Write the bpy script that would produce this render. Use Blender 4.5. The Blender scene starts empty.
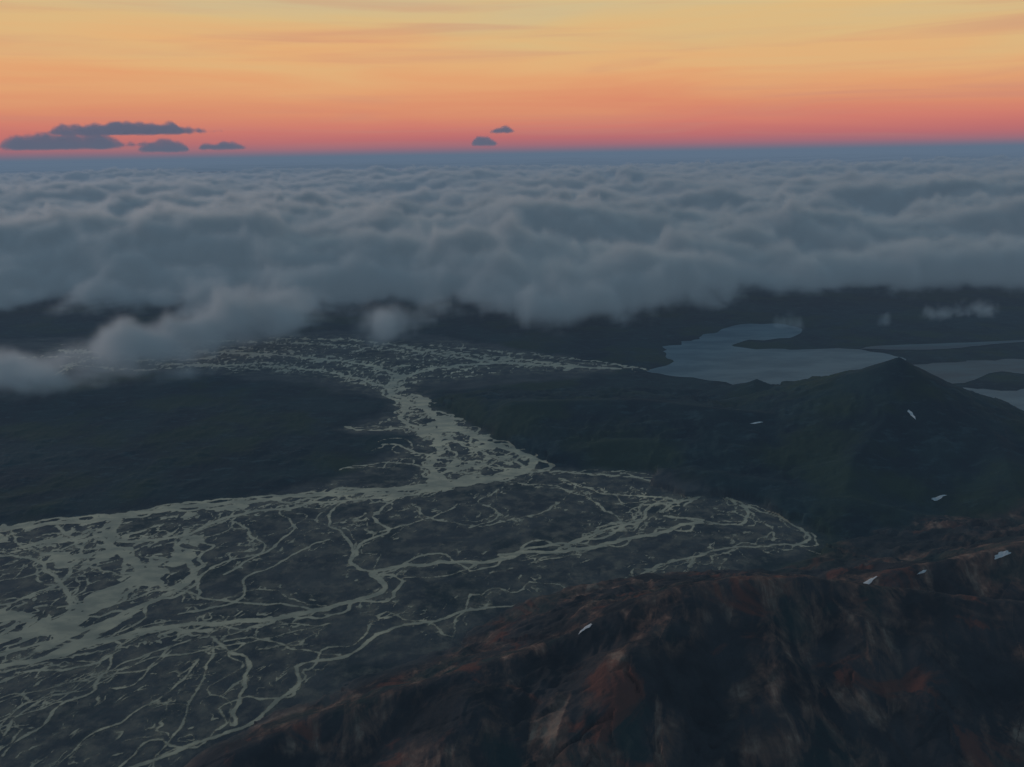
import bpy, math, numpy as np, time
from mathutils import Vector, Matrix
from mathutils.bvhtree import BVHTree
T0=time.time()
scene=bpy.context.scene
rng=np.random.default_rng(7)

# ------------------------------------------------------------------ camera (1 unit = 100 m)
FPX=804.0; W,H=1024,767
PITCH=math.radians(15.8); ROLL=math.radians(0.9)
CAM=np.array([0.,0.,10.])
fw=np.array([0,math.cos(PITCH),-math.sin(PITCH)])
r0=np.array([1.,0,0]); u0=np.array([0,math.sin(PITCH),math.cos(PITCH)])
rt=math.cos(ROLL)*r0-math.sin(ROLL)*u0
up=math.cos(ROLL)*u0+math.sin(ROLL)*r0
cd=bpy.data.cameras.new("camera"); cam=bpy.data.objects.new("camera",cd)
scene.collection.objects.link(cam); scene.camera=cam
cd.sensor_width=36; cd.lens=36*FPX/W; cd.clip_start=0.1; cd.clip_end=20000
M=Matrix.Identity(4)
for i in range(3):
    M[i][0]=rt[i]; M[i][1]=up[i]; M[i][2]=-fw[i]; M[i][3]=CAM[i]
cam.matrix_world=M

def ray(px,py):
    return fw+rt*((px-W/2)/FPX)+up*((H/2-py)/FPX)
def ground(px,py,z=0.):
    d=ray(px,py); t=(z-CAM[2])/d[2]; p=CAM+d*t; return p[0],p[1]
def at(px,py,dist):
    d=ray(px,py); t=dist/d[1]; p=CAM+d*t; return p

# ------------------------------------------------------------------ noise
def perlin(x,y,seed=0):
    r=np.random.default_rng(seed); perm=r.permutation(256)
    ang=r.random(256)*2*np.pi; gx=np.cos(ang); gy=np.sin(ang)
    xi=np.floor(x).astype(np.int64); yi=np.floor(y).astype(np.int64)
    xf=x-xi; yf=y-yi
    u=xf*xf*xf*(xf*(xf*6-15)+10); v=yf*yf*yf*(yf*(yf*6-15)+10)
    def g(ix,iy,dx,dy):
        h=perm[(perm[ix&255]+iy)&255]; return gx[h]*dx+gy[h]*dy
    a=g(xi,yi,xf,yf); b=g(xi+1,yi,xf-1,yf); c=g(xi,yi+1,xf,yf-1); d=g(xi+1,yi+1,xf-1,yf-1)
    return (a*(1-u)+b*u)*(1-v)+(c*(1-u)+d*u)*v*1.0
def fbm(x,y,o=5,seed=0,gain=.5):
    s=0;a=1;f=1
    for i in range(o):
        s=s+a*perlin(x*f+i*17.3,y*f-i*9.1,seed+i); a*=gain; f*=2.03
    return s
def ridged(x,y,o=5,seed=0,gain=.5):
    s=0;a=1;f=1;w=0
    for i in range(o):
        s=s+a*(1-2*np.abs(perlin(x*f+i*7.3,y*f-i*3.1,seed+i))-.55); a*=gain; f*=2.1
    return s
def sstep(a,b,x):
    t=np.clip((x-a)/(b-a),0,1); return t*t*(3-2*t)

# ------------------------------------------------------------------ terrain grid (finer near, coarser far)
NX=1250
inv=np.linspace(1/6.5,1/62.,950)
rows=np.concatenate([np.linspace(2,6.4,20),1/inv,np.geomspace(64,4000,90)])
NY=len(rows)
s=np.linspace(-1,1,NX)
halfw=rows*0.85+5
X=halfw[:,None]*s[None,:]; Y=np.repeat(rows[:,None],NX,1)

def window(x0,x1,y0,y1):
    j0=max(0,np.searchsorted(rows,y0)-1); j1=min(NY,np.searchsorted(rows,y1)+1)
    if j1<=j0: return None
    hw0,hw1=halfw[j0],halfw[j1-1]
    lo=min(x0/hw0,x0/hw1); hi=max(x1/hw0,x1/hw1)
    i0=int(max(0,math.floor((lo+1)/2*(NX-1))-1)); i1=int(min(NX,math.ceil((hi+1)/2*(NX-1))+2))
    if i1<=i0: return None
    return slice(j0,j1),slice(i0,i1)
def segdist(x,y,a,b):
    dx,dy=b[0]-a[0],b[1]-a[1]; L2=dx*dx+dy*dy+1e-12
    t=np.clip(((x-a[0])*dx+(y-a[1])*dy)/L2,0,1)
    return np.hypot(x-a[0]-t*dx,y-a[1]-t*dy),t
def polysd(poly,w):
    x=X[w]; y=Y[w]
    ins=np.zeros(x.shape,bool); D=np.full(x.shape,1e9); n=len(poly)
    for i in range(n):
        a,b=poly[i],poly[(i+1)%n]
        c=((a[1]>y)!=(b[1]>y))&(x<(b[0]-a[0])*(y-a[1])/((b[1]-a[1])+1e-12)+a[0]); ins^=c
        d,t=segdist(x,y,a,b); D=np.minimum(D,d)
    return np.where(ins,-D,D)
near=(slice(0,int(np.searchsorted(rows,62))),slice(0,NX))
Xn,Yn=X[near],Y[near]
def gp(l): return [ground(*p) for p in l]

# ------------------------------------------------------------------ hills
Z=np.zeros_like(X); RHY=np.zeros_like(X); SA=np.zeros_like(X); SD=np.zeros_like(X)
wx=fbm(X*.5,Y*.5,4,50,.42); wy=fbm(X*.5+40,Y*.5,4,60,.42)
fine=fbm(X*1.6,Y*1.6,4,80)
def add_ridge(pts,k,gul=.35,gf=1.6,rhy=0.,seed=1,warp=.5,rnd=.12,wig=0.,kk=.10,iso=.6):
    P=[at(*p) for p in pts]
    P=[np.array([p[0],p[1],max(p[2],.02)]) for p in P]
    if wig>0:                                # natural sideways wander of a spur
        Q=[]
        for a,b in zip(P[:-1],P[1:]):
            for t in np.arange(4)/4: Q.append(a*(1-t)+b*t)
        Q.append(P[-1]); Q=np.array(Q); L=np.arange(len(Q))*.37
        e=np.minimum(1,np.arange(len(Q))/2.)
        Q[:,0]+=fbm(L,L*0+seed*1.7,3,seed+900)*wig*2*e; Q[:,2]+=fbm(L*1.3,L*0+seed*2.7,3,seed+950)*wig*.5*e
        P=list(Q)
    mh=max(p[2] for p in P); R=mh/k*1.6+1
    w=window(min(p[0] for p in P)-R,max(p[0] for p in P)+R,min(p[1] for p in P)-R,max(p[1] for p in P)+R)
    if w is None: return
    x=X[w]; y=Y[w]
    def dist(x,y):
        D=np.full(x.shape,1e9); S=np.zeros_like(x); HH=np.zeros_like(x); acc=0
        for a,b in zip(P[:-1],P[1:]):
            d,t=segdist(x,y,a,b); L=math.hypot(b[0]-a[0],b[1]-a[1])
            hh=a[2]+(b[2]-a[2])*t
            m=(d-hh/k*.9)<(D-HH/k*.9)
            D=np.where(m,d,D); S=np.where(m,acc+t*L,S); HH=np.where(m,hh,HH); acc+=L
        return D,S,HH
    D0,_,_=dist(x,y)
    ww=sstep(0,1.2,D0)
    D,S,HH=dist(x+wx[w]*warp*ww,y+wy[w]*warp*ww)
    D=np.sqrt(D*D+rnd*rnd)-rnd
    rel=np.clip(D*k/np.maximum(HH,.05),0,1.4)
    gn=.5*ridged(S*gf+wx[w]*.9+x*gf*.25,D*gf*.4+y*gf*.2+seed,4,seed,.45)+iso*ridged(x*gf*.9+wx[w],y*gf*.9+wy[w],5,seed+500,.45)
    prof=HH-k*D*(1.3-.4*np.clip(rel,0,1))
    g=gul*sstep(.04,.5,rel)*(1-sstep(.85,1.3,rel))*HH
    h=prof+g*gn*.6+fine[w]*.03*np.clip(HH,0,1.5)*sstep(0,.3,rel)
    z0=Z[w]
    e=np.clip(.5+.5*(h-z0)/kk,0,1)
    zn=z0*(1-e)+h*e+kk*e*(1-e)-kk*.25*(z0<.002)
    m=h>z0-kk
    Z[w]=np.where(m,np.maximum(zn,z0),z0)
    own=h>z0
    SA[w]=np.where(own,S+seed*3.,SA[w]); SD[w]=np.where(own,D,SD[w])
    if rhy>0: RHY[w]=np.maximum(RHY[w],rhy*sstep(0.,.35,h))

# low hills right of the river
add_ridge([(430,402,30.5),(480,402,29.5),(560,400,29.6),(640,399,29.4),(720,408,27.7),(800,415,27.5)],.24,.5,.7,seed=9)
add_ridge([(545,455,25.4),(620,440,26.2),(700,440,26),(780,450,25)],.24,.5,.8,seed=11)
add_ridge([(440,396,33),(540,388,35),(640,384,36),(700,388,35)],.2,.3,.6,seed=14)
add_ridge([(480,350,43),(560,345,45),(640,345,46),(690,335,47)],.2,.3,.5,seed=15)
plain=gp([(-260,545),(0,529),(130,514),(280,492),(375,460),(405,440),(340,430),(380,415),(395,402),(300,385),(150,372),(-200,375),(-200,345),(150,335),(400,330),(560,355),(640,368),(560,380),(440,392),(420,402),(470,425),(540,468),(620,471),(700,486),(760,503),(818,535),(800,562),(660,610),(640,720),(500,900),(-400,900)])
PL=polysd(plain,near)
PLn=PL+fbm(Xn*.6,Yn*.6,5,300)*.7
Z[near]*=sstep(-.05,1.6,PL+fbm(Xn*.8,Yn*.8,4,301)*.25)
# cone and its shoulders
add_ridge([(690,406,33.5),(735,388,33),(757,379,32),(785,390,31),(830,396,30),(860,388,29.2),(884,374,28.5),(899,357,28),(916,372,27.8),(940,385,27.4),(975,398,27),(1024,416,26.5),(1120,440,26)],.43,.10,.6,seed=3,warp=.3,rnd=.02,kk=.02)
add_ridge([(898,363,28),(885,420,25.2),(850,472,22.5),(840,500,21.2)],.43,.2,.7,seed=5,warp=.3,rnd=.1,wig=.12,kk=.05)
add_ridge([(975,400,27),(1000,450,23.2),(1030,505,20),(1060,540,18.5)],.42,.2,.7,seed=7,warp=.3,wig=.15,kk=.06)
add_ridge([(1060,430,24),(1120,470,21),(1200,520,18.5)],.42,.2,.6,seed=8)
add_ridge([(690,472,23.6),(770,482,22.7),(850,500,21.0),(930,520,20.)],.26,.45,.9,seed=13)
add_ridge([(830,332,50),(930,318,53),(1040,312,54),(1200,305,56)],.22,.3,.5,seed=16)
add_ridge([(960,354,43),(1000,345,44),(1060,345,44)],.3,.3,.5,seed=17)
# second ridge behind the foreground mountain
add_ridge([(850,586,15.),(900,569,15.),(950,560,15.),(1024,543,15.),(1120,520,15.2),(1220,520,15.)],.55,.24,.9,rhy=.7,seed=19,warp=.25)
FG=1.
add_ridge([(160,800,10.7),(235,752,11.1),(300,722,11.6),(400,690,12),(500,662,12.3),(570,637,12.6),(640,600,12.9),(690,586,13),(740,578,13),(800,577,13),(860,586,12.8),(930,594,12.5),(1024,604,12.),(1150,603,11.5)],.62,.22,.9,rhy=FG,seed=21,warp=.15,rnd=.2,iso=.35)
FR=dict(rhy=FG,warp=.3,rnd=.3,wig=.25,kk=.2,iso=.35)
add_ridge([(690,594,12.9),(645,655,11.3),(605,728,10.4),(580,790,9.7)],.66,.40,1.4,seed=23,**FR)
add_ridge([(800,588,12.9),(775,660,11.3),(750,745,10.0),(740,800,9.4)],.66,.40,1.4,seed=25,**FR)
add_ridge([(930,604,12.4),(930,668,11.0),(950,762,9.6),(960,820,9.)],.66,.40,1.4,seed=27,**FR)
add_ridge([(1024,614,12.),(1060,686,10.6),(1090,762,9.5)],.66,.40,1.4,seed=29,**FR)
add_ridge([(500,670,12.3),(470,710,11.1),(440,766,10.1)],.57,.32,1.3,seed=31,**FR)
add_ridge([(860,594,12.7),(862,640,11.6),(850,700,10.7)],.64,.4,1.4,seed=33,**FR)
detail=ridged(X*2.2+wx*1.2,Y*2.2+wy*1.2,5,91,.52)
Z+=detail*.024*np.clip(Z,0,1.5)*(Y<22)
Z=np.maximum(Z,0)
print("hills",time.time()-T0)

# ------------------------------------------------------------------ river network (signed distance to water edge)
F=np.full(X.shape,5.)
def carve(pts,w0,w1=None):
    w1=w0 if w1 is None else w1
    n=len(pts)
    for i in range(n-1):
        a,b=pts[i],pts[i+1]; R=.6
        w=window(min(a[0],b[0])-R,max(a[0],b[0])+R,min(a[1],b[1])-R,max(a[1],b[1])+R)
        if w is None: continue
        d,t=segdist(X[w],Y[w],a,b)
        ww=w0+(w1-w0)*((i+t)/n)
        F[w]=np.minimum(F[w],d-ww)
def resample(pts,step):
    P=np.array(pts)
    Q=np.vstack([2*P[0]-P[1],P,2*P[-1]-P[-2]]); out=[]
    for i in range(1,len(Q)-2):
        L=np.hypot(*(Q[i+1]-Q[i])); n=max(2,int(L/step))
        for t in np.arange(n)/n:
            out.append(.5*((2*Q[i])+(-Q[i-1]+Q[i+1])*t+(2*Q[i-1]-5*Q[i]+4*Q[i+1]-Q[i+2])*t*t+(-Q[i-1]+3*Q[i]-3*Q[i+1]+Q[i+2])*t**3))
    out.append(P[-1]); return np.array(out)
def wiggle(pts,amp,wl,seed,taper=True):
    d=np.gradient(pts,axis=0); L=np.cumsum(np.hypot(d[:,0],d[:,1]))
    nrm=np.stack([-d[:,1],d[:,0]],1)/np.maximum(np.hypot(d[:,0],d[:,1]),1e-6)[:,None]
    o=fbm(L/wl,np.full_like(L,seed*3.7),3,seed)*2*amp
    if taper:
        e=np.minimum(1,np.minimum(L,L[-1]-L)/1.0); o=o*e
    return pts+nrm*o[:,None]
CH=[
(.13,[(620,369),(560,366),(500,363),(440,368),(402,378),(390,391),(408,401),(430,412)],3),
(.11,[(60,350),(120,353),(180,351),(240,353),(310,358),(370,366),(402,378)],4),
(.09,[(130,344),(220,341),(330,345),(420,352),(500,363)],4),
(.08,[(150,364),(260,366),(330,372),(390,388)],4),
(.08,[(30,388),(55,374),(80,362),(120,354)],2),
(.07,[(0,372),(60,366),(140,370),(200,366),(260,370)],2),
(.07,[(10,358),(80,357),(150,360),(230,358)],2),
(.09,[(270,338),(350,340),(450,352),(560,364)],3),
(.08,[(430,345),(500,352),(600,362),(660,372)],2),
(.15,[(430,412),(455,428),(490,442),(525,455),(532,466),(500,478),(450,486)],3),
(.11,[(408,401),(402,420),(430,432),(440,450),(430,468),(450,486)],3),
(.07,[(345,427),(380,430),(410,428),(440,438),(480,450),(510,465)],3),
(.06,[(350,457),(385,444),(420,452),(460,462),(520,470)],2),
(.05,[(340,470),(390,462),(430,468),(480,474)],1),
(.13,[(532,468),(500,478),(450,486),(380,490),(320,495),(250,501),(180,508),(120,516),(60,523),(-40,534)],3),
(.08,[(450,487),(400,497),(340,501),(280,508),(220,520),(180,535),(120,540)],2),
(.06,[(540,472),(600,474),(660,482),(700,489),(690,500),(650,505),(640,520),(610,530),(560,548)],3),
(.05,[(700,489),(730,500),(750,515),(740,525),(700,520),(665,515)],2),
(.05,[(560,478),(600,492),(640,497),(672,500),(660,512)],2),
(.04,[(500,482),(560,488),(600,505),(620,520),(600,530)],2),
(.05,[(730,500),(770,515),(805,530),(810,540),(780,545),(735,548),(680,560),(640,572),(632,592)],2),
(.035,[(750,515),(775,528),(770,540)],1),
(.09,[(700,521),(650,535),(600,545),(540,553),(480,562),(420,566),(375,574),(385,588),(360,603),(310,612),(250,619),(180,625),(120,636),(60,655),(-30,672)],1),
(.06,[(640,520),(600,538),(550,545),(500,556)],1),
(.055,[(400,497),(375,515),(385,530),(360,545),(352,560),(375,574)],1),
(.045,[(340,501),(330,520),(345,535),(352,560)],1),
(.04,[(280,508),(290,530),(270,550),(230,560),(200,575),(195,600)],1),
(.04,[(230,520),(255,535),(262,552),(225,575)],1),
(.04,[(120,600),(170,590),(230,600),(290,605),(330,608)],1),
(.05,[(-20,640),(40,632),(90,640),(150,632),(210,632)],2),
(.04,[(330,540),(300,552),(255,575),(235,600),(180,615)],0),
(.035,[(460,505),(430,520),(400,528),(380,530)],0),
(.035,[(560,505),(520,520),(480,525),(440,520),(410,505)],1),
(.035,[(500,490),(480,500),(500,515),(470,528)],1),
(.05,[(632,592),(570,598),(500,606),(440,617),(390,632),(345,652),(300,668),(292,690),(262,712),(225,735),(150,762),(90,790)],1),
(.045,[(215,636),(222,648),(248,660),(245,680),(238,700),(232,725)],1),
(.03,[(130,640),(110,660),(95,690),(60,705),(35,730),(0,755)],1),
(.025,[(190,640),(160,655),(140,680),(110,690)],0),
(.025,[(60,700),(30,712),(0,722)],0),
(.03,[(0,735),(40,702),(90,682),(130,665),(170,645)],1),
(.022,[(150,767),(182,720),(198,690),(212,655),(215,636)],0),
(.022,[(50,780),(90,738),(130,712),(172,692),(200,660)],0),
(.025,[(0,700),(50,690),(110,672),(180,656),(260,640),(330,622)],1),
(.022,[(340,655),(300,650),(262,640),(225,640)],0),
(.025,[(222,735),(180,745),(150,740),(120,767)],0),
(.035,[(-20,690),(20,675),(70,668),(120,650)],1),
(.04,[(0,580),(40,570),(60,550),(110,535)],2),
(.06,[(-10,555),(30,560),(60,580),(70,610),(50,640),(-10,655)],2),
(.09,[(190,530),(180,550),(190,575),(160,600),(100,625),(40,650)],2),
(.13,[(120,516),(110,545),(140,570),(110,600),(60,620),(0,640)],2),
(.05,[(60,525),(80,550),(60,580),(20,600),(-20,610)],2),
(.03,[(0,525),(20,545),(60,560),(130,575)],1),
(.025,[(480,562),(440,575),(400,578)],0),
(.025,[(620,540),(580,552),(530,562)],1),
(.025,[(800,545),(830,556),(860,562)],0),
]
for ci,(w,px,nb) in enumerate(CH):
    P=resample([ground(*p) for p in px],.12)
    carve(wiggle(P,.13,1.1,100+ci,False),w*.85,w)
    for b in range(nb):
        Q=wiggle(P,rng.uniform(.35,.85),rng.uniform(1.2,2.4),200+ci*7+b)
        carve(wiggle(Q,.1,.6,400+ci*5+b,False),max(.015,w*rng.uniform(.3,.5)))
GR=np.zeros_like(X); GR[near]=sstep(.35,-.5,PLn)
a=math.radians(42)
U=Xn*math.cos(a)+Yn*math.sin(a); V=-Xn*math.sin(a)+Yn*math.cos(a)
wu=fbm(Xn*.45,Yn*.45,4,310)*1.6
isl=fbm(U*.42+wu,V*.95+wu,4,320)
isl2=fbm(U*.8+wu,V*1.9-wu,3,330)
Fn=F[near]
sheets=[
 (gp([(15,548),(95,528),(190,527),(205,556),(185,592),(120,628),(40,655),(-30,668),(-30,625),(30,592),(55,568)]),.02),
 (gp([(395,380),(425,398),(470,425),(538,460),(535,474),(450,490),(400,494),(420,470),(432,450),(400,425)]),.10),
 (gp([(60,345),(300,345),(420,350),(560,362),(640,368),(520,372),(420,382),(392,392),(330,378),(180,362)]),.28),
 (gp([(-30,532),(120,513),(280,494),(440,482),(420,496),(280,512),(150,535),(60,545),(-30,560)]),.14),
 (gp([(-30,650),(60,640),(200,618),(320,605),(330,618),(200,640),(80,662),(-30,690)]),.28)]
for poly,bias in sheets:
    D=polysd(poly,near)
    net=np.abs(isl2)*.6-.030
    f=np.minimum(isl*.7+isl2*.2+bias+.06,net)
    f=np.maximum(f,(D+fbm(Xn*1.1,Yn*1.1,4,337)*.5)*.5)
    Fn=np.minimum(Fn,f)
act=sstep(2.2,.3,np.minimum(F[near],3))*sstep(.1,-.6,PL)
th=fbm(U*.45+wu*.9,V*1.1+wu,3,340); th2=fbm(U*.8-wu,V*1.7+wu*.8,3,342)
gate=np.clip(fbm(Xn*.7,Yn*.7,3,345),0,1)
th_f=np.minimum(np.abs(th)*.9-.014,np.abs(th2)*.6-.008+gate*.2)+(1-act)*.4+gate*.15
Fn=np.minimum(Fn,th_f)
Fn=Fn+fbm(Xn*3.3,Yn*3.3,3,350)*.028
Fn=np.where(PL<.6,Fn,np.maximum(Fn,.2))
F[near]=Fn
low=(Z<.10)
F=np.where(low,F,5)
Z=np.where((F<.35)&low,0,Z)
SILT=np.clip(1-np.clip(F,0,5)/.8,0,1)
rise=np.clip(F/.8,0,1)*(1-sstep(.15,.7,Z))
Z=Z+np.where(Y<60,rise*(.012+np.clip(fbm(X*1.1,Y*1.1,4,360),0,1)*.05+(1-GR)*(.03+np.clip(fbm(X*.7,Y*.7,5,361),0,1)*.16)),0)
# lakes
LAKES=[[(645,372),(700,379),(740,387),(790,394),(850,394),(870,382),(890,370),(900,358),(850,349),(790,350),(735,347),(745,341),(790,338),(800,328),(750,324),(715,332),(690,341),(662,350),(672,362)],
[(905,366),(960,362),(1060,358),(1140,354),(1160,384),(1060,380),(1000,372),(960,384),(915,378)],
[(860,349),(930,350),(1000,344),(1060,339),(960,343),(880,346)],
[(950,386),(1000,391),(1080,388),(1140,400),(1140,445),(1030,425),(975,402)]]
LP=[]
for i,px in enumerate(LAKES):
    P=resample(gp(px)+[ground(*px[0])],.35)[:-1]
    c=P.mean(0); o=fbm(P[:,0]*.9,P[:,1]*.9,4,501+i)*(.55 if i in(0,1,3) else .2)
    d=P-c; P=P+d/np.hypot(d[:,0],d[:,1])[:,None]*o[:,None]; LP.append(P)
    R=1.5
    w=window(P[:,0].min()-R,P[:,0].max()+R,P[:,1].min()-R,P[:,1].max()+R)
    D=polysd([tuple(p) for p in P],w)
    Z[w]=np.where(Z[w]<.9,Z[w]*sstep(-.05,1.0,D),Z[w])
print("river",time.time()-T0)

# ------------------------------------------------------------------ mesh helper
def grid_mesh(name,x,y,z,attrs,keep=None):
    ny,nx=x.shape
    idx=np.arange(nx*ny).reshape(ny,nx)
    q=np.stack([idx[:-1,:-1],idx[:-1,1:],idx[1:,1:],idx[1:,:-1]],-1).reshape(-1,4)
    co=np.stack([x,y,z],-1).reshape(-1,3)
    at_={k:v.reshape(-1) for k,v in attrs.items()}
    if keep is not None:
        q=q[keep.reshape(-1)]
        used,invx=np.unique(q,return_inverse=True); q=invx.reshape(-1,4); co=co[used]
        at_={k:v[used] for k,v in at_.items()}
    me=bpy.data.meshes.new(name)
    me.vertices.add(len(co)); me.vertices.foreach_set("co",co.astype(np.float32).ravel())
    me.loops.add(q.size); me.loops.foreach_set("vertex_index",q.astype(np.int32).ravel())
    me.polygons.add(len(q)); me.polygons.foreach_set("loop_start",np.arange(0,q.size,4,dtype=np.int32))
    me.polygons.foreach_set("use_smooth",np.ones(len(q),bool))
    for k,v in at_.items():
        A=me.attributes.new(k,'FLOAT','POINT'); A.data.foreach_set("value",v.astype(np.float32))
    me.update(); me.validate()
    ob=bpy.data.objects.new(name,me); scene.collection.objects.link(ob); return ob

# ------------------------------------------------------------------ node helpers
def newmat(name):
    m=bpy.data.materials.new(name); m.use_nodes=True; nt=m.node_tree; nt.nodes.clear()
    out=nt.nodes.new("ShaderNodeOutputMaterial"); return m,nt,out
class N:
    def __init__(s,nt): s.nt=nt
    def new(s,t,**k):
        n=s.nt.nodes.new(t)
        for a,b in k.items(): setattr(n,a,b)
        return n
    def put(s,sock,v):
        if isinstance(v,bpy.types.NodeSocket): s.nt.links.new(v,sock)
        else: sock.default_value=v
    def math(s,op,a,b=0.,c=0.,clamp=False):
        n=s.new("ShaderNodeMath",operation=op,use_clamp=clamp); s.put(n.inputs[0],a); s.put(n.inputs[1],b); s.put(n.inputs[2],c); return n.outputs[0]
    def ss(s,v,a,b,o0=0.,o1=1.):
        n=s.new("ShaderNodeMapRange",interpolation_type='SMOOTHSTEP'); s.put(n.inputs[0],v)
        for i,q in zip((1,2,3,4),(a,b,o0,o1)): s.put(n.inputs[i],q)
        return n.outputs[0]
    def mix(s,f,a,b):
        n=s.new("ShaderNodeMix",data_type='RGBA'); s.put(n.inputs[0],f)
        for i,q in ((6,a),(7,b)):
            s.put(n.inputs[i],q if isinstance(q,bpy.types.NodeSocket) else (*q,1))
        return n.outputs[2]
    def attr(s,name):
        n=s.new("ShaderNodeAttribute",attribute_name=name); return n.outputs["Fac"]
    def noise(s,scale,detail=5,rough=.55,sc=(1,1,1),rot=0.,dist=0.,vec=None):
        if vec is None:
            g=s.new("ShaderNodeNewGeometry"); vec=g.outputs["Position"]
        m=s.new("ShaderNodeMapping"); s.nt.links.new(vec,m.inputs[0])
        m.inputs["Scale"].default_value=sc; m.inputs["Rotation"].default_value=(0,0,rot)
        n=s.new("ShaderNodeTexNoise"); s.nt.links.new(m.outputs[0],n.inputs["Vector"])
        n.inputs["Scale"].default_value=scale; n.inputs["Detail"].default_value=detail; n.inputs["Roughness"].default_value=rough; n.inputs["Distortion"].default_value=dist
        return n.outputs[0]
def lin(r,g,b):
    f=lambda c:(c/255/12.92) if c/255<=.04045 else ((c/255+.055)/1.055)**2.4
    return (f(r),f(g),f(b))

# terrain material
m,nt,out=newmat("terrain_ground"); n=N(nt)
veg=n.mix(n.ss(n.noise(.35,8,.66),.38,.62),(.004,.023,.034),(.014,.044,.050))
veg=n.mix(n.math('MULTIPLY',n.ss(n.noise(1.3,7,.66,(1,2.,1)),.52,.70),.75),veg,(.040,.082,.092))
veg=n.mix(n.math('MULTIPLY',n.ss(n.noise(.22,5,.55),.48,.62),.65),veg,(.028,.054,.026))
grav=n.mix(n.ss(n.noise(.7,8,.6,(1,1.6,1),.8),.30,.72),(.044,.056,.064),(.098,.104,.102))
grav=n.mix(n.math('MULTIPLY',n.ss(n.noise(.4,6,.6),.48,.66),.75),grav,(.018,.040,.044))
grav=n.mix(n.math('MULTIPLY',n.ss(n.attr("silt"),.4,1.),n.ss(n.noise(2.2,6,.6),.42,.68)),grav,(.19,.17,.135))
col=n.mix(n.attr("gravel"),veg,grav)
cv=n.new("ShaderNodeCombineXYZ"); n.put(cv.inputs[0],n.attr("along")); n.put(cv.inputs[1],n.attr("down"))
s1=n.noise(1.,8,.62,(2.4,.7,1),0,.7,cv.outputs[0]); s3=n.noise(1.8,8,.64,(1.5,.8,.8),0,.6)
mixs=n.math('ADD',n.math('MULTIPLY',s1,.5),n.math('MULTIPLY',s3,.5))
rock=n.mix(n.ss(n.noise(.8,8,.64),.35,.65),(.016,.021,.025),(.046,.048,.052))
patch=n.ss(n.noise(.5,6,.55,dist=.6),.43,.57)
rock=n.mix(n.math('MULTIPLY',n.ss(mixs,.44,.55),n.math('MULTIPLY',patch,.85)),rock,(.17,.10,.075))
rock=n.mix(n.math('MULTIPLY',n.ss(mixs,.52,.62),n.math('MULTIPLY',patch,.8)),rock,(.33,.24,.18))
rock=n.mix(n.math('MULTIPLY',n.ss(n.noise(.5,6,.6,dist=.3),.54,.66),.7),rock,(.014,.042,.042))
rock=n.mix(n.math('MULTIPLY',n.ss(n.noise(.8,7,.62,dist=.8),.55,.65),.65),rock,(.17,.062,.042))
col=n.mix(n.attr("rhyolite"),col,rock)
b=n.new("ShaderNodeBsdfPrincipled"); n.put(b.inputs["Base Color"],col); b.inputs["Roughness"].default_value=.95; b.inputs["Specular IOR Level"].default_value=.12
bm=n.new("ShaderNodeBump"); bm.inputs["Strength"].default_value=.6; bm.inputs["Distance"].default_value=.06
n.put(bm.inputs["Height"],n.noise(4.,9,.66)); nt.links.new(bm.outputs[0],b.inputs["Normal"])
nt.links.new(b.outputs[0],out.inputs[0]); terr_mat=m
terrain=grid_mesh("terrain",X,Y,Z,{"gravel":GR,"silt":SILT,"rhyolite":RHY,"along":SA,"down":SD}); terrain.data.materials.append(terr_mat)

# braided river: water and wet silt lying on the gravel
Fc=np.minimum(np.minimum(F[:-1,:-1],F[1:,:-1]),np.minimum(F[:-1,1:],F[1:,1:]))
keep=(Fc<.12)&(Y[:-1,:-1]<62)
m,nt,out=newmat("silty_river_water"); n=N(nt)
e=n.math('ADD',n.attr("edge"),n.math('MULTIPLY',n.math('SUBTRACT',n.noise(4.5,6,.65),.5),.12))
mask=n.ss(e,.024,-.024)
wc=n.mix(n.ss(n.noise(1.3,6,.6,(1,2.,1),.8),.35,.65),(.36,.30,.20),(.80,.63,.40))
wc=n.mix(n.ss(n.noise(.25,4,.6),.45,.7),n.mix(.5,wc,(.28,.25,.18)),wc)
b=n.new("ShaderNodeBsdfPrincipled"); n.put(b.inputs["Base Color"],wc); b.inputs["Roughness"].default_value=.3; b.inputs["Specular IOR Level"].default_value=.5
tr=n.new("ShaderNodeBsdfTransparent"); mx=n.new("ShaderNodeMixShader"); n.put(mx.inputs[0],mask)
nt.links.new(tr.outputs[0],mx.inputs[1]); nt.links.new(b.outputs[0],mx.inputs[2]); nt.links.new(mx.outputs[0],out.inputs[0])
river=grid_mesh("braided_river",X,Y,Z+.006,{"edge":F},keep); river.data.materials.append(m)
print("meshes",time.time()-T0)

# ------------------------------------------------------------------ lakes
def lakemat(name,c1,c2):
    m,nt,out=newmat(name); n=N(nt)
    b=n.new("ShaderNodeBsdfPrincipled"); n.put(b.inputs["Base Color"],n.mix(n.ss(n.noise(.3,6,.6,(1,2.5,1)),.38,.62),c1,c2)); b.inputs["Roughness"].default_value=.4
    b.inputs["IOR"].default_value=1.33; b.inputs["Specular IOR Level"].default_value=.25
    nt.links.new(b.outputs[0],out.inputs[0]); return m
lm=lakemat("lake_water",(.06,.12,.16),(.13,.20,.24)); lm2=lakemat("deep_lake_water",(.02,.05,.08),(.04,.10,.13))
for i,P in enumerate(LP):
    me=bpy.data.meshes.new("lake"); me.from_pydata([(p[0],p[1],.02) for p in P],[],[list(range(len(P)))])
    ob=bpy.data.objects.new("lake",me); scene.collection.objects.link(ob); me.materials.append(lm2 if i in(1,2) else lm)

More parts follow.
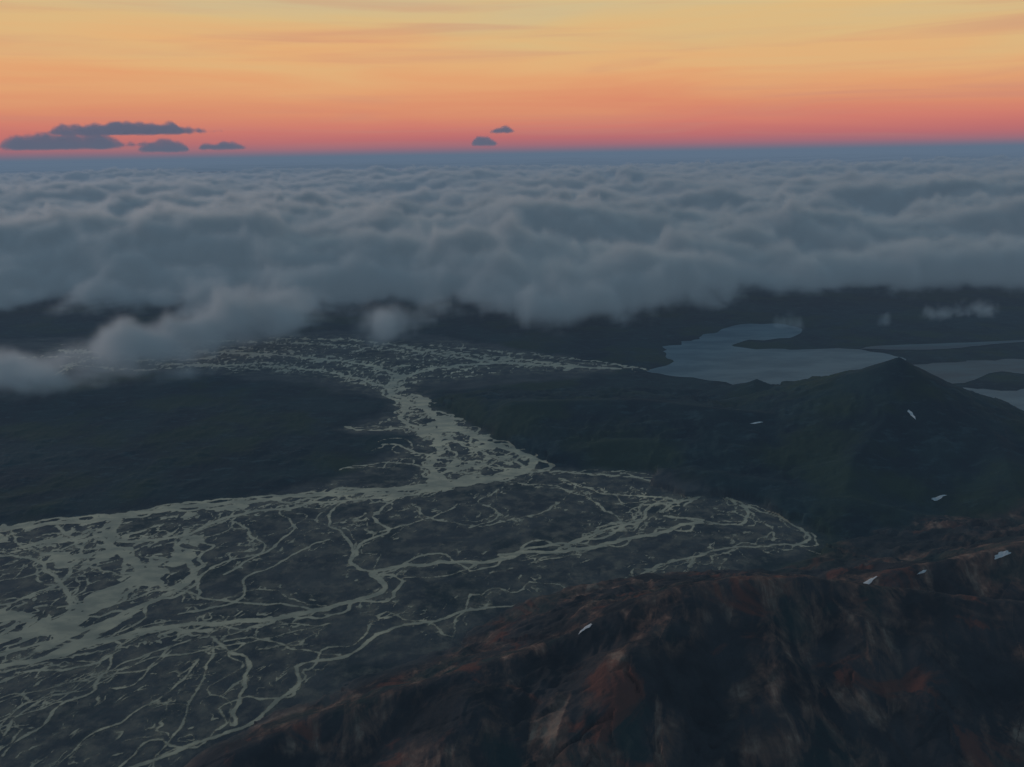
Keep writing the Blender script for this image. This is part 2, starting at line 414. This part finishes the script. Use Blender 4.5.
# ------------------------------------------------------------------ snow patches draped on the slopes
bvh=BVHTree.FromObject(terrain,bpy.context.evaluated_depsgraph_get())
m,nt,out=newmat("old_snow"); n=N(nt)
b=n.new("ShaderNodeBsdfPrincipled"); n.put(b.inputs["Base Color"],n.mix(n.noise(8.,4),(.5,.5,.5),(.8,.8,.8))); b.inputs["Roughness"].default_value=.8
nt.links.new(b.outputs[0],out.inputs[0]); snow=m
def snow_patch(px,py,lx,ly,rot,seed):
    d=Vector(ray(px,py)).normalized(); loc,_,_,_=bvh.ray_cast(Vector(CAM),d)
    if loc is None: return
    k=32; vs=[];fs=[]
    for r in range(6):
        for i in range(k):
            a=i/k*2*math.pi; rr=(r/5)*(1+.15*math.sin(a*3+seed)+.12*math.sin(a*7+seed*2))
            x,y=math.cos(a)*rr*lx,math.sin(a)*rr*ly*(1+.5*math.cos(a+seed))
            X_,Y_=loc.x+x*math.cos(rot)-y*math.sin(rot),loc.y+x*math.sin(rot)+y*math.cos(rot)
            h,_,_,_=bvh.ray_cast(Vector((X_,Y_,20)),Vector((0,0,-1)))
            vs.append((X_,Y_,(h.z if h else loc.z)+.02))
    for r in range(5):
        for i in range(k): fs.append((r*k+i,r*k+(i+1)%k,(r+1)*k+(i+1)%k,(r+1)*k+i))
    me=bpy.data.meshes.new("snow_patch"); me.from_pydata(vs,[],fs); me.materials.append(snow)
    ob=bpy.data.objects.new("snow_patch",me); scene.collection.objects.link(ob)
for a in [(910,413,.05,.2,.2,1),(938,498,.22,.05,.15,2),(869,582,.19,.05,.4,3),(1003,556,.17,.05,.1,4),(586,629,.13,.04,.4,5),(922,573,.09,.02,.1,6),(756,423,.22,.05,.1,7)]:
    snow_patch(*a)

# ------------------------------------------------------------------ clouds
def cloud_mat(name,dens,col,emis,es,aniso=.2,step=2.,absorb=0.):
    m,nt,out=newmat(name); n=N(nt)
    dn=n.math('MULTIPLY',n.attr("density"),dens)
    sc=n.new("ShaderNodeVolumeScatter"); sc.inputs["Color"].default_value=(*col,1); n.put(sc.inputs["Density"],dn); sc.inputs["Anisotropy"].default_value=aniso
    em=n.new("ShaderNodeEmission"); em.inputs[0].default_value=(*emis,1); n.put(em.inputs[1],n.math('MULTIPLY',dn,es))  # emission follows density, painted in for light scattered many times inside the cloud
    ad=n.new("ShaderNodeAddShader"); nt.links.new(sc.outputs[0],ad.inputs[0]); nt.links.new(em.outputs[0],ad.inputs[1])
    last=ad
    if absorb>0:
        ab=n.new("ShaderNodeVolumeAbsorption"); ab.inputs["Color"].default_value=(0,0,0,1); n.put(ab.inputs["Density"],n.math('MULTIPLY',dn,absorb))
        last=n.new("ShaderNodeAddShader"); nt.links.new(ad.outputs[0],last.inputs[0]); nt.links.new(ab.outputs[0],last.inputs[1])
    nt.links.new(last.outputs[0],out.inputs["Volume"]); m.cycles.volume_step_rate=step; return m

def volume_cloud(name,x0,x1,y0,y1,z0,z1,res,topf,basef,soft,bsoft,namp,nscale,mat,nz=1.,pw=2):
    nx,ny=res[0],res[1]
    gx,gy=np.meshgrid(np.linspace(x0,x1,nx),np.linspace(y0,y1,ny))
    top=topf(gx,gy); base=basef(gx,gy)
    me=bpy.data.meshes.new(name); me.vertices.add(nx*ny)
    me.vertices.foreach_set("co",np.stack([gx,gy,np.zeros_like(gx)],-1).astype(np.float32).ravel())
    for k,v in (("top",top),("base",base)):
        A=me.attributes.new(k,'FLOAT','POINT'); A.data.foreach_set("value",v.astype(np.float32).ravel())
    ob=bpy.data.objects.new(name,me); scene.collection.objects.link(ob)
    ng=bpy.data.node_groups.new(name+"_nodes","GeometryNodeTree")
    ng.interface.new_socket("Geometry",in_out='INPUT',socket_type='NodeSocketGeometry')
    ng.interface.new_socket("Geometry",in_out='OUTPUT',socket_type='NodeSocketGeometry')
    g=N(ng); gi=g.new("NodeGroupInput"); go=g.new("NodeGroupOutput")
    pos=g.new("GeometryNodeInputPosition"); sp=g.new("ShaderNodeSeparateXYZ"); ng.links.new(pos.outputs[0],sp.inputs[0])
    def idx(c,a,b,k):
        v=g.math('DIVIDE',g.math('SUBTRACT',c,a),(b-a)/(k-1)); v=g.math('ROUND',v)
        return g.math('MINIMUM',g.math('MAXIMUM',v,0.),float(k-1))
    ii=g.math('MULTIPLY_ADD',idx(sp.outputs[1],y0,y1,ny),float(nx),idx(sp.outputs[0],x0,x1,nx))
    fi=g.new("FunctionNodeFloatToInt",rounding_mode='ROUND'); ng.links.new(ii,fi.inputs[0])
    def samp(nm):
        na=g.new("GeometryNodeInputNamedAttribute",data_type='FLOAT'); na.inputs["Name"].default_value=nm
        si=g.new("GeometryNodeSampleIndex",data_type='FLOAT',domain='POINT',clamp=True)
        ng.links.new(gi.outputs[0],si.inputs["Geometry"]); ng.links.new(na.outputs[0],si.inputs["Value"]); ng.links.new(fi.outputs[0],si.inputs["Index"])
        return si.outputs[0]
    mp=g.new("ShaderNodeVectorMath",operation='MULTIPLY'); ng.links.new(pos.outputs[0],mp.inputs[0]); mp.inputs[1].default_value=(1,1,nz)
    tn=g.new("ShaderNodeTexNoise"); ng.links.new(mp.outputs[0],tn.inputs["Vector"]); tn.inputs["Scale"].default_value=nscale; tn.inputs["Detail"].default_value=6; tn.inputs["Roughness"].default_value=.6
    tn.inputs["Distortion"].default_value=.8
    nn=g.math('MULTIPLY',g.math('SUBTRACT',tn.outputs[0],.5),namp)
    a=g.math('DIVIDE',g.math('ADD',g.math('SUBTRACT',samp("top"),sp.outputs[2]),nn),soft,clamp=True)
    b_=g.math('DIVIDE',g.math('ADD',g.math('SUBTRACT',sp.outputs[2],samp("base")),nn),bsoft,clamp=True)
    dens=g.math('MULTIPLY',g.math('POWER',a,float(pw)),b_)
    vc=g.new("GeometryNodeVolumeCube"); ng.links.new(dens,vc.inputs["Density"])
    vc.inputs["Min"].default_value=(x0,y0,z0); vc.inputs["Max"].default_value=(x1,y1,z1)
    vc.inputs["Resolution X"].default_value=nx; vc.inputs["Resolution Y"].default_value=ny; vc.inputs["Resolution Z"].default_value=res[2]
    sm=g.new("GeometryNodeSetMaterial"); sm.inputs["Material"].default_value=mat
    ng.links.new(vc.outputs[0],sm.inputs[0]); ng.links.new(sm.outputs[0],go.inputs[0])
    md=ob.modifiers.new("cloud",'NODES'); md.node_group=ng; me.materials.append(mat)
    return ob

def ridge_h(x,y,pts,k):
    P=[at(*q) for q in pts]; h=np.full(x.shape,-9.)
    for a,b in zip(P[:-1],P[1:]):
        d,t=segdist(x,y,a,b); h=np.maximum(h,a[2]+(b[2]-a[2])*t-k*d)
    return h
def cloud_top(x,y):
    wxx=fbm(x*.06,y*.06,4,600)*7; wyy=fbm(x*.06+9,y*.06,4,610)*7
    X2,Y2=x+wxx,y+wyy
    bil=.68-2.0*np.abs(perlin(X2*.045,Y2*.06,620))-1.25*np.abs(perlin(X2*.12,Y2*.14,621))-.6*np.abs(perlin(X2*.31,Y2*.34,622))+.3*fbm(X2*.5,Y2*.7,3,623)
    big=fbm(x*.028+.1*wxx,y*.034,3,631)
    deck=4.3+1.3*bil+fbm(x*.02,y*.03,4,630)*1.6+big*3.
    yf=np.interp(x,[-45,-22,0,30,60],[58,58,53,56,58])
    deck=deck-3.8*sstep(8,-6,y-yf+fbm(x*.1,y*.1,3,640)*6)
    xs,ys=x+wxx*.3,y+wyy*.3
    h=deck
    for pts,k in [
      ([(-60,215,62),(0,212,62),(100,210,63),(180,203,64),(260,212,62),(330,226,60),(400,232,58)],.34),
      ([(380,215,72),(480,200,76),(600,203,74),(700,214,70),(850,203,70),(1100,190,68)],.28),
      ([(470,278,49),(560,262,50),(640,244,53),(700,258,52),(760,262,53)],.36),
      ([(790,255,54),(860,240,56),(940,226,57),(1100,210,58)],.32),
      ([(600,290,51),(700,283,53),(800,280,55),(1000,270,57)],.42)]:
        h=np.maximum(h,ridge_h(xs,ys,pts,k))
    h=h+(bil-.1)*1.7+.1
    yfront=np.interp(x,[-60,-40,-22,-12,-4,4,12,25,60],[38,40,42.5,43,44.5,45.5,49,52,54])
    h=h-4*sstep(1.5,-3.,y-yfront+fbm(x*.25,y*.25,3,670)*3)
    # low tongues of fog spilling onto the plain
    n3=fbm(x*.22,y*.22,4,680)*1.7+(bil-.1)*.9
    t=np.maximum.reduce([
      ridge_h(xs,ys,[(-60,334,37),(20,330,37.5),(90,326,38.5),(170,314,41.5),(260,298,45),(330,290,48)],.52),
      ridge_h(xs,ys,[(300,312,43.5),(380,308,44.),(450,307,44.5),(520,303,46),(620,298,49)],.5),
      ridge_h(xs,ys,[(640,298,49.5),(760,292,50.5),(880,286,52.5)],.5)-.2])+.5
    return np.maximum(h,t+n3)
def cloud_base(x,y):
    return 1.1+fbm(x*.08,y*.08,4,660)*.8+sstep(48,40,y)*-.6
cm=cloud_mat("cloud_vapour",2.8,(.98,.98,1.),(.19,.28,.36),.13,.35,3.)
volume_cloud("cloud_bank",-72,72,32,98,.1,8.6,(560,260,38),cloud_top,cloud_base,1.25,1.1,2.7,.36,cm,1.1)
cm2=cloud_mat("cloud_vapour_far",2.5,(.98,.98,1.),(.19,.28,.36),.13,.35,4.)
volume_cloud("cloud_bank",-300,300,98,360,1.8,8.6,(520,260,22),cloud_top,lambda x,y:2.2+0*x,1.2,.9,2.4,.15,cm2,1.4)
# remote part of the cloud sea, to the horizon
gy=np.geomspace(355,4200,220); gs=np.linspace(-1,1,600)
cx=gy[:,None]*.9*gs[None,:]; cy=np.repeat(gy[:,None],600,1)
cz=4.6+fbm(cx*.02,cy*.03,5,700)*1.8+fbm(cx*.004,cy*.006,3,710)*3
m,nt,out=newmat("far_cloud_sea"); n=N(nt)
b=n.new("ShaderNodeBsdfPrincipled"); n.put(b.inputs["Base Color"],n.mix(n.ss(n.noise(.012,6,.6,(1,2.5,1)),.35,.65),(.25,.3,.34),(.65,.67,.70))); b.inputs["Roughness"].default_value=1; b.inputs["Specular IOR Level"].default_value=0
nt.links.new(b.outputs[0],out.inputs[0])
o=grid_mesh("cloud_sea",cx,cy,cz,{}); o.data.materials.append(m)
# little lens clouds floating above the horizon
dm=cloud_mat("dusk_cloud_vapour",.2,(.15,.16,.2),(.110,.112,.168),1.05,.0,2.,1.)  # blue-grey tone comes mostly from emission, in place of scattered dusk light
def lens(px0,px1,py0,py1,D,seed,thick=1.):
    a=at(px0,py1,D); b=at(px1,py0,D); xa,xb=a[0],b[0]; zb,zt=a[2],b[2]
    if zt<zb+1: zt=zb+1
    cxx,L=(xa+xb)/2,(xb-xa)/2; zm=zb+(zt-zb)*.3
    dy=max(14,L*.6)
    def blob(x,y):
        r=((x-cxx)/L)**2+((y-D)/dy)**2
        return np.clip(1-r,-1,1)+fbm(x*.10+seed,y*.04,5,800+seed,.5)*1.1
    top=lambda x,y: zm+(zt-zm)*np.clip(blob(x,y)-.1,-1.5,1.1)*thick
    bas=lambda x,y: zm-(zm-zb)*np.clip(blob(x,y)*1.3,-1.5,.8)
    volume_cloud("dusk_cloud",xa-6,xb+6,D-dy-4,D+dy+4,zb-2,zt+3,(int((xb-xa+12)*2),50,30),top,bas,1.4,1.3,2.4,.22,dm,1.5)
lens(5,138,132,152,400,1,1.2); lens(48,208,122,137,410,2,1.3); lens(143,188,139,154,395,3,1.1); lens(202,250,141,151,400,4,1.2)
lens(484,516,126,134,420,5,1.2); lens(470,498,137,147,420,6,1.2); lens(388,416,167,174,300,7)
scm=cloud_mat("scrap_cloud_vapour",1.2,(.95,.96,1.),(.19,.28,.36),.13,.3,2.)
def scrap(px,py,D,r,seed):
    c=at(px,py,D)
    bl=lambda x,y: 1-((x-c[0])/r)**2-((y-c[1])/(r*1.2))**2+fbm(x*.8,y*.8,3,seed)*1.5
    volume_cloud("scrap_cloud",c[0]-r*1.8,c[0]+r*1.8,c[1]-r*2,c[1]+r*2,c[2]-1.4,c[2]+1.8,(50,50,36),
      lambda x,y:c[2]+.7*np.clip(bl(x,y),-3,1.2),lambda x,y:c[2]-.3*np.clip(bl(x,y),-3,1),.8,.6,1.6,1.0,scm)
scrap(935,316,46,.9,1); scrap(972,311,46,1.2,2); scrap(790,325,46,.9,3); scrap(888,322,46,.6,4)
print("clouds",time.time()-T0)

# ------------------------------------------------------------------ haze layer
m,nt,out=newmat("haze"); n=N(nt)
SG=.0030
ab=n.new("ShaderNodeVolumeAbsorption"); ab.inputs["Color"].default_value=(0,0,0,1); ab.inputs["Density"].default_value=SG
em=n.new("ShaderNodeEmission"); em.inputs[0].default_value=(*lin(94,112,133),1); em.inputs[1].default_value=SG  # even glow of the air stands in for light scattered by haze
ad=n.new("ShaderNodeAddShader"); nt.links.new(ab.outputs[0],ad.inputs[0]); nt.links.new(em.outputs[0],ad.inputs[1]); nt.links.new(ad.outputs[0],out.inputs["Volume"])
v=[(sx*6000,yy,zz) for zz in (-3,12.6) for yy in (-200,6000) for sx in (-1,1)]
me=bpy.data.meshes.new("haze_air"); me.from_pydata(v,[],[(0,2,3,1),(4,5,7,6),(0,1,5,4),(2,6,7,3),(0,4,6,2),(1,3,7,5)]); me.materials.append(m)
hz=bpy.data.objects.new("haze_air",me); scene.collection.objects.link(hz)

# ------------------------------------------------------------------ sky
w=bpy.data.worlds.new("World"); scene.world=w; w.use_nodes=True; nt=w.node_tree; nt.nodes.clear(); n=N(nt)
out=n.new("ShaderNodeOutputWorld"); bg=n.new("ShaderNodeBackground"); nt.links.new(bg.outputs[0],out.inputs[0])
tc=n.new("ShaderNodeTexCoord"); sp=n.new("ShaderNodeSeparateXYZ"); nt.links.new(tc.outputs["Generated"],sp.inputs[0])
def skynoise(scale,sc,detail=6,dist=.4,rot=(0,.03,0)):
    mp=n.new("ShaderNodeMapping"); nt.links.new(tc.outputs["Generated"],mp.inputs[0]); mp.inputs["Scale"].default_value=sc
    mp.inputs["Rotation"].default_value=rot
    tn=n.new("ShaderNodeTexNoise"); nt.links.new(mp.outputs[0],tn.inputs["Vector"]); tn.inputs["Scale"].default_value=scale; tn.inputs["Detail"].default_value=detail; tn.inputs["Roughness"].default_value=.5; tn.inputs["Distortion"].default_value=dist
    return tn.outputs[0]
a1=skynoise(2.2,(1.3,1.3,16)); a2=skynoise(2.6,(1.,1.,20),7,.8,(0,-.04,0))
el=n.math('ADD',sp.outputs[2],n.math('MULTIPLY',n.math('SUBTRACT',a1,.5),n.math('MULTIPLY',n.ss(sp.outputs[2],0.,.12),.12)))
cr=n.new("ShaderNodeValToRGB"); cr.color_ramp.interpolation='LINEAR'; n.put(cr.inputs[0],el)
st=[(0,(122,104,122)),(.005,(156,104,116)),(.011,(192,104,108)),(.020,(212,109,101)),(.034,(224,127,104)),(.052,(230,147,106)),(.075,(234,167,114)),(.10,(233,180,122)),(.135,(224,188,131)),(.175,(212,190,144)),(.3,(132,152,150)),(.5,(66,102,122)),(1,(48,86,110))]
els=cr.color_ramp.elements
els[0].position=0; els[0].color=(*lin(*st[0][1]),1); els[1].position=1; els[1].color=(*lin(*st[-1][1]),1)
for p,c in st[1:-1]:
    q=els.new(p); q.color=(*lin(*c),1)
streak=n.math('MULTIPLY',n.ss(a2,.44,.78),n.math('MULTIPLY',n.ss(sp.outputs[2],.0,.03),n.ss(sp.outputs[2],.3,.12)))
col=n.mix(n.math('MULTIPLY',streak,.5),cr.outputs[0],lin(208,142,120))
back=n.ss(sp.outputs[1],.3,-.5)
col=n.mix(back,col,lin(98,120,136))
n.put(bg.inputs[0],col); bg.inputs[1].default_value=1.0
sd=bpy.data.lights.new("sun","SUN"); sd.energy=.8; sd.angle=math.radians(15); sd.color=(1.,.80,.76)
so=bpy.data.objects.new("sun",sd); scene.collection.objects.link(so)
az=math.radians(-60); ev=math.radians(10)
dirv=Vector((math.sin(az)*math.cos(ev),math.cos(az)*math.cos(ev),math.sin(ev)))
so.rotation_euler=dirv.to_track_quat('Z','Y').to_euler()
scene.view_settings.view_transform='Standard'; scene.view_settings.look='None'; scene.view_settings.exposure=0
print("done",time.time()-T0)
